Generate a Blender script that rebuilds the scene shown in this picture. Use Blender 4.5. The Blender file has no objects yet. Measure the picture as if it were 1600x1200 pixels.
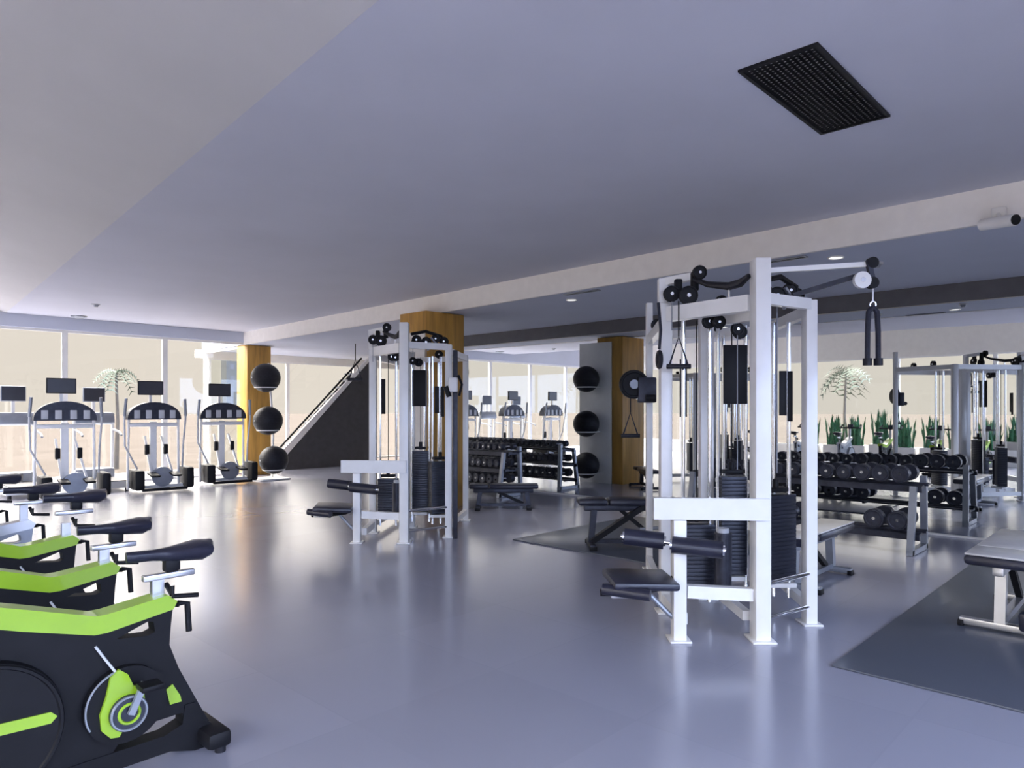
import bpy, bmesh, math, random
from mathutils import Vector, Matrix, geometry
random.seed(7)
D = bpy.data; SC = bpy.context.scene; COL = SC.collection
PI = math.pi
A = math.radians(46.3)                      # yaw of the view against the room's axes
EYE = 1.41

# ------------------------------------------------------------ camera, sky, light, exposure
cam = D.objects.new('camera', D.cameras.new('camera')); COL.objects.link(cam)
cam.location = (0, 0, EYE); cam.rotation_euler = (PI/2, 0, -A)
cam.data.sensor_width = 36; cam.data.sensor_fit = 'HORIZONTAL'
cam.data.lens = 36*1100/1600; cam.data.shift_y = 40/1600
cam.data.clip_end = 600
SC.camera = cam
SC.view_settings.view_transform = 'Standard'; SC.view_settings.look = 'None'
SC.view_settings.gamma = 1; SC.view_settings.use_curve_mapping = False
SC.view_settings.exposure = 0.0

w = D.worlds.new('sky'); SC.world = w; w.use_nodes = True
nt = w.node_tree; nt.nodes.clear()
wo = nt.nodes.new('ShaderNodeOutputWorld'); bg = nt.nodes.new('ShaderNodeBackground')
tc = nt.nodes.new('ShaderNodeTexCoord'); sp = nt.nodes.new('ShaderNodeSeparateXYZ')
mr = nt.nodes.new('ShaderNodeMapRange'); mx = nt.nodes.new('ShaderNodeMix'); mx.data_type = 'RGBA'
nt.links.new(tc.outputs['Generated'], sp.inputs[0]); nt.links.new(sp.outputs['Y'], mr.inputs['Value'])
mr.inputs['From Min'].default_value = -0.75; mr.inputs['From Max'].default_value = -0.15
nt.links.new(mr.outputs[0], mx.inputs['Factor'])
mx.inputs['A'].default_value = (4.9, 5.9, 9.2, 1)       # unseen blue sky behind the camera, brightened to light the room
mx.inputs['B'].default_value = (0.86, 0.77, 0.685, 1)    # hazy warm sky ahead
mz = nt.nodes.new('ShaderNodeMapRange'); nt.links.new(sp.outputs['Z'], mz.inputs['Value'])
mz.inputs['From Min'].default_value = .12; mz.inputs['From Max'].default_value = .55
mz.inputs['To Min'].default_value = 0; mz.inputs['To Max'].default_value = 1
mh = nt.nodes.new('ShaderNodeMix'); mh.data_type = 'RGBA'      # the sky brightens from its horizon haze upward
nt.links.new(mz.outputs[0], mh.inputs['Factor']); nt.links.new(mx.outputs['Result'], mh.inputs['A'])
mt = nt.nodes.new('ShaderNodeMix'); mt.data_type = 'RGBA'; nt.links.new(mr.outputs[0], mt.inputs['Factor'])
mt.inputs['A'].default_value = (12.5, 14.5, 21, 1); mt.inputs['B'].default_value = (20.5, 18.8, 17.6, 1)
nt.links.new(mt.outputs['Result'], mh.inputs['B'])
nt.links.new(mh.outputs['Result'], bg.inputs['Color']); bg.inputs['Strength'].default_value = 1.0
nt.links.new(bg.outputs[0], wo.inputs[0])

def portal(name, loc, rot, sx, sy):
    l = D.lights.new(name, 'AREA'); l.shape = 'RECTANGLE'; l.size = sx; l.size_y = sy
    l.cycles.is_portal = True
    o = D.objects.new(name, l); COL.objects.link(o); o.location = loc; o.rotation_euler = rot
portal('window_light_far', (1.9, 14.9, 1.5), (-PI/2, 0, 0), 10.2, 2.8)
portal('window_light_left', (-3.5, 5.8, 1.5), (0, -PI/2, 0), 2.8, 17.6)
portal('window_light_back', (1.15, -3.2, 1.88), (PI/2, 0, 0), 8.7, 2)  # portal for the added, unseen rear windows
portal('window_light_stairs', (10, 16.7, 1.5), (-PI/2, 0, 0), 6, 2.8)

# ------------------------------------------------------------ materials
def mat(name, col, rough=.5, metal=0, noise=0, nscale=8, bump=0, bscale=60, spec=.5, coat=0):
    m = D.materials.new(name); m.use_nodes = True; n = m.node_tree; b = n.nodes['Principled BSDF']
    c = (*col, 1)
    b.inputs['Base Color'].default_value = c; b.inputs['Roughness'].default_value = rough
    b.inputs['Metallic'].default_value = metal; b.inputs['Specular IOR Level'].default_value = spec
    b.inputs['Coat Weight'].default_value = coat
    t = n.nodes.new('ShaderNodeTexCoord')
    if noise:
        no = n.nodes.new('ShaderNodeTexNoise'); no.inputs['Scale'].default_value = nscale
        no.inputs['Detail'].default_value = 4
        r = n.nodes.new('ShaderNodeValToRGB')
        r.color_ramp.elements[0].position = .3; r.color_ramp.elements[1].position = .7
        r.color_ramp.elements[0].color = (*[x*(1-noise) for x in col], 1)
        r.color_ramp.elements[1].color = (*[min(1, x*(1+noise)) for x in col], 1)
        n.links.new(t.outputs['Object'], no.inputs['Vector']); n.links.new(no.outputs[0], r.inputs[0])
        n.links.new(r.outputs[0], b.inputs['Base Color'])
    if bump:
        n2 = n.nodes.new('ShaderNodeTexNoise'); n2.inputs['Scale'].default_value = bscale
        bu = n.nodes.new('ShaderNodeBump'); bu.inputs['Strength'].default_value = bump
        bu.inputs['Distance'].default_value = .01
        n.links.new(t.outputs['Object'], n2.inputs['Vector']); n.links.new(n2.outputs[0], bu.inputs['Height'])
        n.links.new(bu.outputs[0], b.inputs['Normal'])
    return m
M = {}
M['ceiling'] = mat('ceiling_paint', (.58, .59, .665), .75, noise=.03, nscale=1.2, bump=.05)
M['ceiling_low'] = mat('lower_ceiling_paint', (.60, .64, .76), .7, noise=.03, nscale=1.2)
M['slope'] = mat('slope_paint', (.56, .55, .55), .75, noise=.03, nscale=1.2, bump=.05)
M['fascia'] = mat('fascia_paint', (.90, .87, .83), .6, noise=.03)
M['wall'] = mat('wall_paint', (.80, .77, .72), .7, noise=.03)
M['darkband'] = mat('dark_header', (.10, .10, .115), .6, noise=.1)
M['white'] = mat('white_powder_coat', (.83, .82, .80), .3, noise=.03, coat=.2)
M['lightgrey'] = mat('light_grey_plastic', (.55, .56, .58), .4, noise=.05)
M['grey'] = mat('grey_metal', (.30, .32, .36), .38, .5, noise=.08)
M['silver'] = mat('silver_tube', (.62, .62, .64), .28, .85, noise=.05)
M['chrome'] = mat('chrome', (.85, .86, .88), .12, 1)
M['black'] = mat('black_plastic', (.008, .008, .010), .5, noise=.2, spec=.22)
M['rubber'] = mat('black_rubber', (.016, .016, .021), .5, noise=.25, nscale=30, spec=.3)
M['vinyl'] = mat('black_vinyl', (.018, .019, .034), .3, noise=.2, bump=.08, bscale=120)
M['paletop'] = mat('pale_vinyl', (.62, .60, .57), .25, noise=.05)  # pale tone standing in for window reflection on black vinyl
M['iron'] = mat('dark_iron', (.035, .038, .055), .42, .4, noise=.25, nscale=20)
M['stack'] = mat('weight_stack_iron', (.03, .033, .048), .4, .3, noise=.2)
M['green'] = mat('lime_green_paint', (.30, .50, .02), .32, noise=.04, coat=.3)
M['wood'] = mat('honey_wood', (.50, .27, .055), .42, noise=.25, nscale=3)
M['screen'] = mat('dark_screen', (.04, .042, .055), .3, noise=.05)
M['leaf'] = mat('green_leaf', (.045, .17, .075), .5, noise=.45, nscale=14)
M['trunk'] = mat('brown_trunk', (.035, .03, .025), .8, noise=.3)
M['frond'] = mat('palm_frond', (.03, .05, .03), .6, noise=.3)
M['planter'] = mat('pale_planter', (.66, .64, .60), .6, noise=.05)
M['ground'] = mat('pale_paving', (.062, .054, .046), .95, noise=.1, nscale=.6, spec=0)
M['tower'] = mat('blue_grey_render', (.03, .034, .038), .8, noise=.1)
M['mirror'] = mat('mirror_silver', (.86, .89, .90), .012, 1)
M['rope'] = mat('black_rope', (.015, .016, .03), .7, noise=.3, nscale=60, bump=.3, bscale=160)
M['stairside'] = mat('charcoal_panel', (.055, .055, .062), .55, noise=.12)
M['concrete_tile'] = mat('edge_strip', (.16, .17, .20), .4, noise=.1)

# wood: stretch the grain upward
n = M['wood'].node_tree
mp = n.nodes.new('ShaderNodeMapping'); mp.inputs['Scale'].default_value = (5, 5, .5)
for nd in n.nodes:
    if nd.type == 'TEX_NOISE':
        for l in list(nd.inputs['Vector'].links): src = l.from_socket; n.links.remove(l)
        n.links.new(src, mp.inputs[0]); n.links.new(mp.outputs[0], nd.inputs['Vector'])

lm = D.materials.new('lamp_lens'); lm.use_nodes = True
lm.node_tree.nodes['Principled BSDF'].inputs['Emission Color'].default_value = (1, .97, .92, 1)
lm.node_tree.nodes['Principled BSDF'].inputs['Emission Strength'].default_value = 2.5; M['lamp'] = lm
def glass_mat():
    m = D.materials.new('window_glass'); m.use_nodes = True; n = m.node_tree; n.nodes.clear()
    o = n.nodes.new('ShaderNodeOutputMaterial'); t = n.nodes.new('ShaderNodeBsdfTransparent')
    g = n.nodes.new('ShaderNodeBsdfGlossy'); g.inputs['Roughness'].default_value = .02
    lw = n.nodes.new('ShaderNodeLayerWeight'); lw.inputs['Blend'].default_value = .5
    fp = n.nodes.new('ShaderNodeMath'); fp.operation = 'POWER'; fp.inputs[1].default_value = 4
    n.links.new(lw.outputs['Facing'], fp.inputs[0])
    fr = n.nodes.new('ShaderNodeMath'); fr.operation = 'MULTIPLY_ADD'; fr.inputs[1].default_value = .5; fr.inputs[2].default_value = .03
    n.links.new(fp.outputs[0], fr.inputs[0])
    mi = n.nodes.new('ShaderNodeMixShader'); t.inputs[0].default_value = (.97, .98, .97, 1)
    n.links.new(fr.outputs[0], mi.inputs[0]); n.links.new(t.outputs[0], mi.inputs[1])
    n.links.new(g.outputs[0], mi.inputs[2]); n.links.new(mi.outputs[0], o.inputs[0]); return m
M['glass'] = glass_mat()

def floor_mat(name, col, joint, rough, bw, rot, spec, coat=0):
    m = D.materials.new(name); m.use_nodes = True; n = m.node_tree; b = n.nodes['Principled BSDF']
    t = n.nodes.new('ShaderNodeTexCoord'); mp = n.nodes.new('ShaderNodeMapping'); mp.inputs['Rotation'].default_value = (0, 0, rot)
    br = n.nodes.new('ShaderNodeTexBrick'); br.inputs['Scale'].default_value = 1; br.offset = 0
    br.inputs['Brick Width'].default_value = bw; br.inputs['Row Height'].default_value = bw
    br.inputs['Mortar Size'].default_value = .006; br.inputs['Mortar Smooth'].default_value = .3
    br.inputs['Color1'].default_value = (*col, 1); br.inputs['Color2'].default_value = (*[c*.93 for c in col], 1)
    br.inputs['Mortar'].default_value = (*joint, 1)
    no = n.nodes.new('ShaderNodeTexNoise'); no.inputs['Scale'].default_value = .8; no.inputs['Detail'].default_value = 6
    mu = n.nodes.new('ShaderNodeMix'); mu.data_type = 'RGBA'; mu.blend_type = 'MULTIPLY'; mu.inputs['Factor'].default_value = .12
    n.links.new(t.outputs['Object'], mp.inputs[0]); n.links.new(mp.outputs[0], br.inputs['Vector'])
    n.links.new(t.outputs['Object'], no.inputs['Vector'])
    n.links.new(br.outputs['Color'], mu.inputs['A']); n.links.new(no.outputs[0], mu.inputs['B'])
    n.links.new(mu.outputs['Result'], b.inputs['Base Color'])
    r = n.nodes.new('ShaderNodeMapRange'); r.inputs['To Min'].default_value = rough; r.inputs['To Max'].default_value = rough
    n.links.new(no.outputs[0], r.inputs['Value']); n.links.new(r.outputs[0], b.inputs['Roughness'])
    b.inputs['Specular IOR Level'].default_value = spec
    if coat: b.inputs['Coat Weight'].default_value = coat; b.inputs['Coat Roughness'].default_value = .16
    return m
M['floor'] = floor_mat('vinyl_floor', (.33, .34, .43), (.31, .32, .405), .27, .9, 0, .9, .5)
M['mat'] = floor_mat('rubber_mat', (.085, .10, .135), (.07, .08, .11), .36, 3.0, 0, .5, .25)

# ------------------------------------------------------------ helpers
class MB:
    def __init__(s): s.bm = bmesh.new()
    def _x(s, vs, mtx): bmesh.ops.transform(s.bm, matrix=mtx, verts=vs)
    def box(s, c, d, rot=(0, 0, 0), bev=0):
        r = bmesh.ops.create_cube(s.bm, size=1)['verts']
        bmesh.ops.scale(s.bm, vec=d, verts=r)
        if bev:
            es = list({e for v in r for e in v.link_edges})
            nv = bmesh.ops.bevel(s.bm, geom=es, offset=min(bev, min(d)*.45), segments=2, affect='EDGES', profile=.5)
            r = list({v for f in nv['faces'] for v in f.verts} | {v for v in r if v.is_valid})
            # gather whole island
            seen = set(r); stack = list(r)
            while stack:
                v = stack.pop()
                for e in v.link_edges:
                    o = e.other_vert(v)
                    if o not in seen: seen.add(o); stack.append(o)
            r = list(seen)
        from mathutils import Euler
        s._x(r, Matrix.Translation(Vector(c)) @ Euler(rot).to_matrix().to_4x4()); return s
    def cyl(s, p0, p1, r, r2=None, seg=14, cap=True):
        p0 = Vector(p0); p1 = Vector(p1); v = p1-p0; L = v.length
        if L < 1e-6: return s
        vs = bmesh.ops.create_cone(s.bm, cap_ends=cap, segments=seg, radius1=r, radius2=r if r2 is None else r2, depth=L)['verts']
        q = Vector((0, 0, 1)).rotation_difference(v).to_matrix().to_4x4()
        s._x(vs, Matrix.Translation((p0+p1)/2) @ q); return s
    def bar(s, p0, p1, w_, h_, bev=.004):
        """square tube between two points; w_ across, h_ up"""
        p0 = Vector(p0); p1 = Vector(p1); v = p1-p0; L = v.length
        z = v.normalized(); up = Vector((0, 0, 1)) if abs(z.z) < .95 else Vector((0, 1, 0))
        x = up.cross(z).normalized(); y = z.cross(x)
        m = Matrix((x, y, z)).transposed().to_4x4(); m.translation = (p0+p1)/2
        r = bmesh.ops.create_cube(s.bm, size=1)['verts']; bmesh.ops.scale(s.bm, vec=(w_, h_, L), verts=r)
        s._x(r, m); return s
    def tube(s, pts, r, seg=10, radii=None):
        pts = [Vector(p) for p in pts]; rings = []; n = len(pts)
        prevx = None
        for i, p in enumerate(pts):
            t = (pts[min(i+1, n-1)]-pts[max(i-1, 0)]).normalized()
            if prevx is None:
                a = Vector((0, 0, 1)) if abs(t.z) < .9 else Vector((1, 0, 0)); x = a.cross(t).normalized()
            else: x = (prevx - t*prevx.dot(t)).normalized()
            prevx = x; y = t.cross(x); rr = radii[i] if radii else r
            rings.append([s.bm.verts.new(p+x*rr*math.cos(2*PI*k/seg)+y*rr*math.sin(2*PI*k/seg)) for k in range(seg)])
        for a, b in zip(rings, rings[1:]):
            for k in range(seg): s.bm.faces.new((a[k], a[(k+1) % seg], b[(k+1) % seg], b[k]))
        s.bm.faces.new(rings[0][::-1]); s.bm.faces.new(rings[-1]); return s
    def sphere(s, c, r, sc=(1, 1, 1), u=20, v=12, rot=None):
        vs = bmesh.ops.create_uvsphere(s.bm, u_segments=u, v_segments=v, radius=r)['verts']
        bmesh.ops.scale(s.bm, vec=sc, verts=vs)
        m = Matrix.Translation(Vector(c))
        if rot:
            from mathutils import Euler
            m = m @ Euler(rot).to_matrix().to_4x4()
        s._x(vs, m); return s
    def torus(s, c, R_, r, axis='z', seg=32, ss=8, a0=0, a1=2*PI):
        full = abs(a1-a0-2*PI) < 1e-6; pts = []
        cnt = seg if full else seg+1
        rings = []
        for i in range(cnt):
            a = a0+(a1-a0)*i/seg
            d = Vector((math.cos(a), math.sin(a), 0)); ring = []
            for k in range(ss):
                b = 2*PI*k/ss; p = d*(R_+r*math.cos(b))+Vector((0, 0, r*math.sin(b)))
                if axis == 'y': p = Vector((p.x, p.z, p.y))
                elif axis == 'x': p = Vector((p.z, p.x, p.y))
                ring.append(s.bm.verts.new(p+Vector(c)))
            rings.append(ring)
        for i in range(seg if full else seg):
            a, b = rings[i], rings[(i+1) % len(rings)]
            for k in range(ss): s.bm.faces.new((a[k], a[(k+1) % ss], b[(k+1) % ss], b[k]))
        return s
    def prism(s, poly, t0, t1, plane='xz', holes=()):
        """extrude a 2D outline (with holes) between t0 and t1 along the third axis"""
        def P(a, b, t):
            return Vector((a, t, b)) if plane == 'xz' else Vector((a, b, t)) if plane == 'xy' else Vector((t, a, b))
        loops = [list(poly)]+[list(h) for h in holes]
        tri = geometry.tessellate_polygon([[Vector((a, b, 0)) for a, b in lp] for lp in loops])
        flat = [q for lp in loops for q in lp]
        va = [s.bm.verts.new(P(a, b, t0)) for a, b in flat]; vb = [s.bm.verts.new(P(a, b, t1)) for a, b in flat]
        for t in tri:
            try: s.bm.faces.new([va[i] for i in t]); s.bm.faces.new([vb[i] for i in reversed(t)])
            except ValueError: pass
        k = 0
        for lp in loops:
            n_ = len(lp)
            for i in range(n_):
                a = k+i; b = k+(i+1) % n_
                s.bm.faces.new((va[a], va[b], vb[b], vb[a]))
            k += n_
        return s
    def build(s, name, m, parent=None, smooth=None):
        bmesh.ops.recalc_face_normals(s.bm, faces=s.bm.faces)
        me = D.meshes.new(name); s.bm.to_mesh(me); s.bm.free(); me.materials.append(M[m] if isinstance(m, str) else m)
        for p in me.polygons: p.use_smooth = True
        try: me.set_sharp_from_angle(angle=math.radians(32))
        except Exception: pass
        o = D.objects.new(name, me); COL.objects.link(o)
        if parent: o.parent = parent
        return o

def tag(o, label, cat, group=None):
    o['label'] = label; o['category'] = cat
    if group: o['group'] = group
    return o
def thing(name, label, cat, loc=(0, 0, 0), rz=0, group=None):
    o = D.objects.new(name, None); o.empty_display_size = .1; COL.objects.link(o)
    o.location = loc; o.rotation_euler = (0, 0, rz); return tag(o, label, cat, group)
def struct(o):
    o['kind'] = 'structure'; return o
def copy_tree(o, parent=None):
    c = o.copy(); COL.objects.link(c); c.parent = parent
    for ch in [x for x in D.objects if x.parent == o]: copy_tree(ch, c)
    return c

# ------------------------------------------------------------ the room
BX = lambda y: 6.17+.05*y            # line of the bulkhead
SX = lambda y: 1.48+.085*y           # line where the sloping ceiling starts
ZC, ZL = 3.06, 2.80
struct(MB().box((3.6, 6.8, -.1), (14.4, 20.6, .2)).build('floor', 'floor'))
m = MB(); v = [m.bm.verts.new(p) for p in [(SX(-3.3), -3.3, ZC), (BX(-3.3), -3.3, ZC), (BX(14.6), 14.6, ZC), (SX(14.6), 14.6, ZC)]]
m.bm.faces.new(v); r = bmesh.ops.extrude_face_region(m.bm, geom=list(m.bm.faces))
bmesh.ops.translate(m.bm, vec=(0, 0, .5), verts=[e for e in r['geom'] if isinstance(e, bmesh.types.BMVert)])
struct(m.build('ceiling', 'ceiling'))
ZS = 4.25
m = MB(); v = [m.bm.verts.new(p) for p in [(-3.6, -3.3, ZS), (SX(-3.3), -3.3, ZC), (SX(14.6), 14.6, ZC), (-3.6, 14.6, ZS)]]
m.bm.faces.new(v); r = bmesh.ops.extrude_face_region(m.bm, geom=list(m.bm.faces))
bmesh.ops.translate(m.bm, vec=(0, 0, .3), verts=[e for e in r['geom'] if isinstance(e, bmesh.types.BMVert)])
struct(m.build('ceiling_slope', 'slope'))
# lower ceiling beyond the bulkhead
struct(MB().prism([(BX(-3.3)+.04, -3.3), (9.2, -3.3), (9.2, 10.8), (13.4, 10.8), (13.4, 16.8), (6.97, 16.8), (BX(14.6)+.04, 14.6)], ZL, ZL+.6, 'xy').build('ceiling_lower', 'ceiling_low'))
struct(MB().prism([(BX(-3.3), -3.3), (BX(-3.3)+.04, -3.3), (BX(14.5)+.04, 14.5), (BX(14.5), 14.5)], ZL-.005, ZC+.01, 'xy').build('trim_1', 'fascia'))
# right wall with the big mirror
struct(MB().box((9.1, 3.75, 1.5), (.2, 14.1, 3.0)).build('wall_right', 'wall'))
struct(MB().box((8.985, 3.75, 2.70), (.03, 14.1, .2)).build('trim_2', 'darkband'))
mir = MB()
mir.box((8.985, 3.75, 1.31), (.012, 14.0, 2.56))
mir = mir.build('wall_mirror', 'mirror'); struct(mir)
struct(MB().box((11.2, 10.9, 1.4), (4.4, .2, 2.8)).build('wall_recess', 'wall'))
struct(MB().box((13.3, 13.8, 1.4), (.2, 5.9, 2.8)).build('wall_stairs', 'wall'))
# header over far windows and gable above
g = [(-3.6, 2.84), (6.95, 2.84), (6.95, 3.5), (2.72, 3.5), (-3.6, 4.6)]
struct(MB().prism(g, 14.5, 14.62, 'xz').build('wall_far', 'ceiling_low'))
struct(MB().box((-3.4, 5.65, 3.6), (.2, 18.2, 1.5)).build('wall_left', 'wall'))
struct(MB().box((-3.4, 5.65, .17), (.2, 18.2, .34)).build('wall_left_low', 'wall'))
struct(MB().box((2.9, -3.35, 3.65), (13, .2, 1.6)).build('wall_back', 'wall'))
struct(MB().box((10, 16.75, 2.72), (6.4, .1, .18)).build('wall_far_stairs', 'wall'))

wn = [0]
def window(p0, p1, z0, z1, fr=.045):
    """a framed window between two floor points"""
    wn[0] += 1
    p0 = Vector((*p0, 0)); p1 = Vector((*p1, 0)); L = (p1-p0).length; a = math.atan2(p1.y-p0.y, p1.x-p0.x)
    f = MB()
    f.box((fr/2, 0, (z0+z1)/2), (fr, .07, z1-z0)); f.box((L-fr/2, 0, (z0+z1)/2), (fr, .07, z1-z0))
    f.box((L/2, 0, z0+fr/2), (L-2*fr, .07, fr)); f.box((L/2, 0, z1-fr/2), (L-2*fr, .07, fr))
    o = f.build('window_%d' % wn[0], 'white'); o.location = p0; o.rotation_euler = (0, 0, a); struct(o)
    MB().box((L/2, 0, (z0+z1)/2), (L-2*fr, .01, z1-z0-2*fr)).build('glass_pane', 'glass', o)
for i in range(6):
    s = 10.35/6; window((-3.3+i*s, 14.6), (-3.3+(i+1)*s, 14.6), .02, 2.84)
for i in range(8):
    s = 17.9/8; window((-3.38, -3.25+i*s), (-3.38, -3.25+(i+1)*s), .34, 2.86)
for i in range(3):
    s = 8.7/3; window((-3.2+i*s, -3.35), (-3.2+(i+1)*s, -3.35), .9, 2.86)  # unseen rear windows, added and sized to light the room
struct(MB().box((2.9, -3.35, .45), (13, .2, .9)).build('wall_back_low', 'wall'))
struct(MB().box((7.35, -3.35, 1.88), (3.7, .2, 1.96)).build('wall_back_right', 'wall'))
window((7.0, 14.66), (7.0, 16.7), .02, 2.78)
for i in range(3):
    s = 6.1/3; window((7.1+i*s, 16.75), (7.1+(i+1)*s, 16.75), .02, 2.64)
struct(MB().box((0, 0, -.26), (500, 500, .1)).build('ground', 'ground'))

# wooden pillars
def pillar(label, x0, x1, y0, y1, h):
    t = thing('wooden_pillar', label, 'pillar', ((x0+x1)/2, (y0+y1)/2, 0))
    dx, dy = x1-x0, y1-y0
    MB().box((0, 0, h/2), (dx, dy, h), bev=.01).build('pillar_casing', 'wood', t)
    return t
wp = pillar('honey coloured wooden pillar behind the farther cable machine', 6.25, 6.97, 7.63, 8.22, ZL-.01)
MB().box((-.368, 0, 1.25), (.016, .57, 2.5), bev=.003).build('side_cladding', 'wall', wp)  # paler layer over one side, ending below the pillar's top
pillar('honey coloured wooden pillar at the far corner behind the ball rack', 6.96, 7.5, 14.47, 14.95, ZL-.01)

# mats on the floor
tag(MB().box((5.75, -.65, .006), (3.5, 4.1, .012), bev=.004).build('floor_mat', 'mat'), 'blue-grey rubber floor mat under the near right bench, its corner at lower right', 'mat')
tag(MB().box((6.65, 4.15, .006), (2.3, 2.2, .012), bev=.004).build('floor_mat', 'mat'), 'dark rubber floor mat under the adjustable bench behind the near cable machine', 'mat')

# ceiling fittings
gr = thing('air_grille', 'large black square-celled air grille in the main ceiling, upper right', 'vent', (3.77, 1.38, ZC))
m = MB(); W_, H_ = 1.08, .38
for s in (-1, 1): m.box((0, s*(H_/2-.009), -.006), (W_, .018, .014)); m.box((s*(W_/2-.009), 0, -.006), (.018, H_-.036, .014))
m.build('frame', 'black', gr)
m = MB()
for i in range(1, 40): m.box((-W_/2+i*W_/40, 0, -.006), (.016, H_-.05, .003))
for i in range(1, 14): m.box((0, -H_/2+i*H_/14, -.006), (W_-.05, .016, .003))
m.build('lattice', 'black', gr)
MB().box((0, 0, -.0015), (W_-.03, H_-.03, .003)).build('backing', 'fascia', gr)
for (x, y, lx, ly, lab) in [(6.44, 2.72, .08, .5, 'slim dark slot grille in the lower ceiling above the near cable machine'),
                            (6.58, 5.15, .08, .5, 'slim dark slot grille in the lower ceiling left of the near cable machine')]:
    t = thing('slot_grille', lab, 'vent', (x, y, ZL))
    m = MB()
    for s in (-1, 1): m.box((s*(lx/2-.006), 0, -.006), (.012, ly, .012)); m.box((0, s*(ly/2-.006), -.006), (lx-.024, .012, .012))
    m.build('frame', 'grey', t)
    m = MB()
    for k in (-1, 0, 1): m.box((k*.018, 0, -.004), (.008, ly-.026, .008))
    m.build('blade', 'black', t)
    MB().box((0, 0, -.001), (lx-.02, ly-.02, .002)).build('backing', 'black', t)
def detector(loc, r, lab, name='smoke_detector', cat='detector', mt='lightgrey'):
    t = thing(name, lab, cat, loc)
    MB().cyl((0, 0, 0), (0, 0, -.018), r, r*.95, 20).build('base', mt, t)
    MB().cyl((0, 0, -.018), (0, 0, -.045), r*.75, r*.45, 20).build('cap', 'grey', t)
detector((3.46, 12.3, ZC), .06, 'small round smoke detector on the main ceiling above the far windows')
detector((3.7, 14.1, ZC), .13, 'dark flat round fitting on the ceiling just before the far window header', 'ceiling_speaker', 'speaker', 'grey')
detector((7.2, 2.1, ZL), .05, 'small round detector on the lower ceiling right of the cable arm')
detector((6.9, 3.2, ZL), .035, 'tiny sprinkler-like fitting on the lower ceiling above the curved lat bar', 'ceiling_sensor', 'detector')
def downlight(x, y, label, power):
    t = thing('downlight', label, 'ceiling light', (x, y, ZL), 0, 'downlights in the lower ceiling')
    MB().torus((0, 0, -.004), .065, .008, 'z', 28, 6).build('trim_ring', 'white', t)
    e = MB().cyl((0, 0, -.003), (0, 0, 0), .055, seg=24).build('lamp_glass', 'lamp', t)
    l = D.lights.new('lamp', 'SPOT'); l.energy = power; l.spot_size = 1.15; l.spot_blend = .5; l.shadow_soft_size = .05; l.color = (1, .97, .92)
    o = D.objects.new('lamp', l); COL.objects.link(o); o.location = (0, 0, -.02); o.parent = t
downlight(6.68, 2.3, 'round ceiling downlight right of the near cable machine', 130)
downlight(6.95, 5.6, 'round ceiling downlight between the two cable machines', 110)
downlight(7.6, 9.4, 'round ceiling downlight beyond the middle wooden pillar', 90)
# security camera on the bulkhead
cm = thing('security_camera', 'white bullet security camera with black front on the bulkhead at right edge', 'camera', (6.20, .98, 2.80))
MB().box((-.03, 0, .04), (.05, .09, .09), bev=.008).build('mount', 'white', cm)
MB().cyl((-.05, 0, .03), (-.13, -.02, -.02), .014).build('arm', 'white', cm)
MB().cyl((-.06, .10, -.03), (-.2, -.12, -.06), .042, seg=20).build('housing', 'white', cm)
MB().cyl((-.2, -.12, -.06), (-.207, -.131, -.0615), .036, seg=20).build('lens', 'black', cm)

# ------------------------------------------------------------ staircase at the far end
st = thing('staircase', 'dark-sided staircase with pale stringer and black handrail rising at the far end', 'stairs', (8.0, 15.2, 0))
L = 2.55; Hh = 2.75
MB().prism([(.12, 0), (L, 0), (L, Hh-.1), (.12, .22)], -.03, .0, 'xz').build('side_panel', 'stairside', st)
MB().prism([(0, 0), (.12, 0), (.12, .22), (L, Hh-.10), (L, Hh-.0), (0, .33)], -.05, .02, 'xz').build('stringer', 'white', st)
MB().tube([(.0, -.02, .30), (.0, -.02, .42), (.06, -.02, .50), (L-.22, -.02, Hh-.03)], .024).build('handrail', 'black', st)
for i in range(14):
    x = .14+i*(L-.2)/14; z = .1+i*(Hh-.25)/14
    MB().box((x+.1, .38, z-.08), (.22, .72, .04)).build('tread', 'grey', st)
MB().prism([(.12, 0), (L, 0), (L, Hh-.35), (.12, .02)], .75, .78, 'xz').build('side_panel', 'stairside', st)

# ------------------------------------------------------------ gym balls on racks
def ball(loc, r, label, grp):
    o = MB(); o.sphere((0, 0, 0), r, u=36, v=24)
    t = thing('exercise_ball', label, 'ball', loc, 0, grp)
    o.build('ball_skin', 'rubber', t)
    mm = MB()
    for k in range(-6, 7):
        a = k*.11; mm.torus((0, 0, r*math.sin(a)), r*math.cos(a), .0025, 'z', 36, 4)
    mm.build('grip_rings', 'rubber', t)
    MB().cyl((-r*.998, 0, 0), (-r-.004, 0, 0), .014).build('valve', 'lightgrey', t)
rk = thing('ball_rack', 'white wall rack with hoops holding balls beside the pillar, seen in the mirror', 'rack', (7.0, 8.24, 0))
MB().box((0, 0, 1.35), (.03, .76, 2.7), bev=.004).build('back_panel', 'white', rk)
for z in (.35, 1.14, 1.99):
    MB().torus((.29, 0, z-.155), .2, .012, 'z').build('hoop', 'white', rk)
    m = MB()
    for s in (-1, 1): m.cyl((.01, s*.15, z-.155), (.16, s*.15, z-.155), .01)
    m.build('bracket', 'white', rk)
for z, l in ((.35, 'lowest'), (1.14, 'middle'), (1.99, 'topmost')):
    ball((7.29, 8.24, z), .25, l+' black exercise ball on the white rack beside the middle pillar', 'balls on the white panel rack')
rk = thing('ball_rack', 'freestanding white rack holding three black balls at the far wooden pillar', 'rack', (7.0, 13.35, 0))
MB().tube([(.0, .1, .02), (.02, .1, 1.0), (-.08, .1, 2.35)], .022).build('pole', 'white', rk)
MB().box((-.1, .0, .02), (.6, .6, .035), bev=.01).build('base', 'white', rk)
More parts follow.
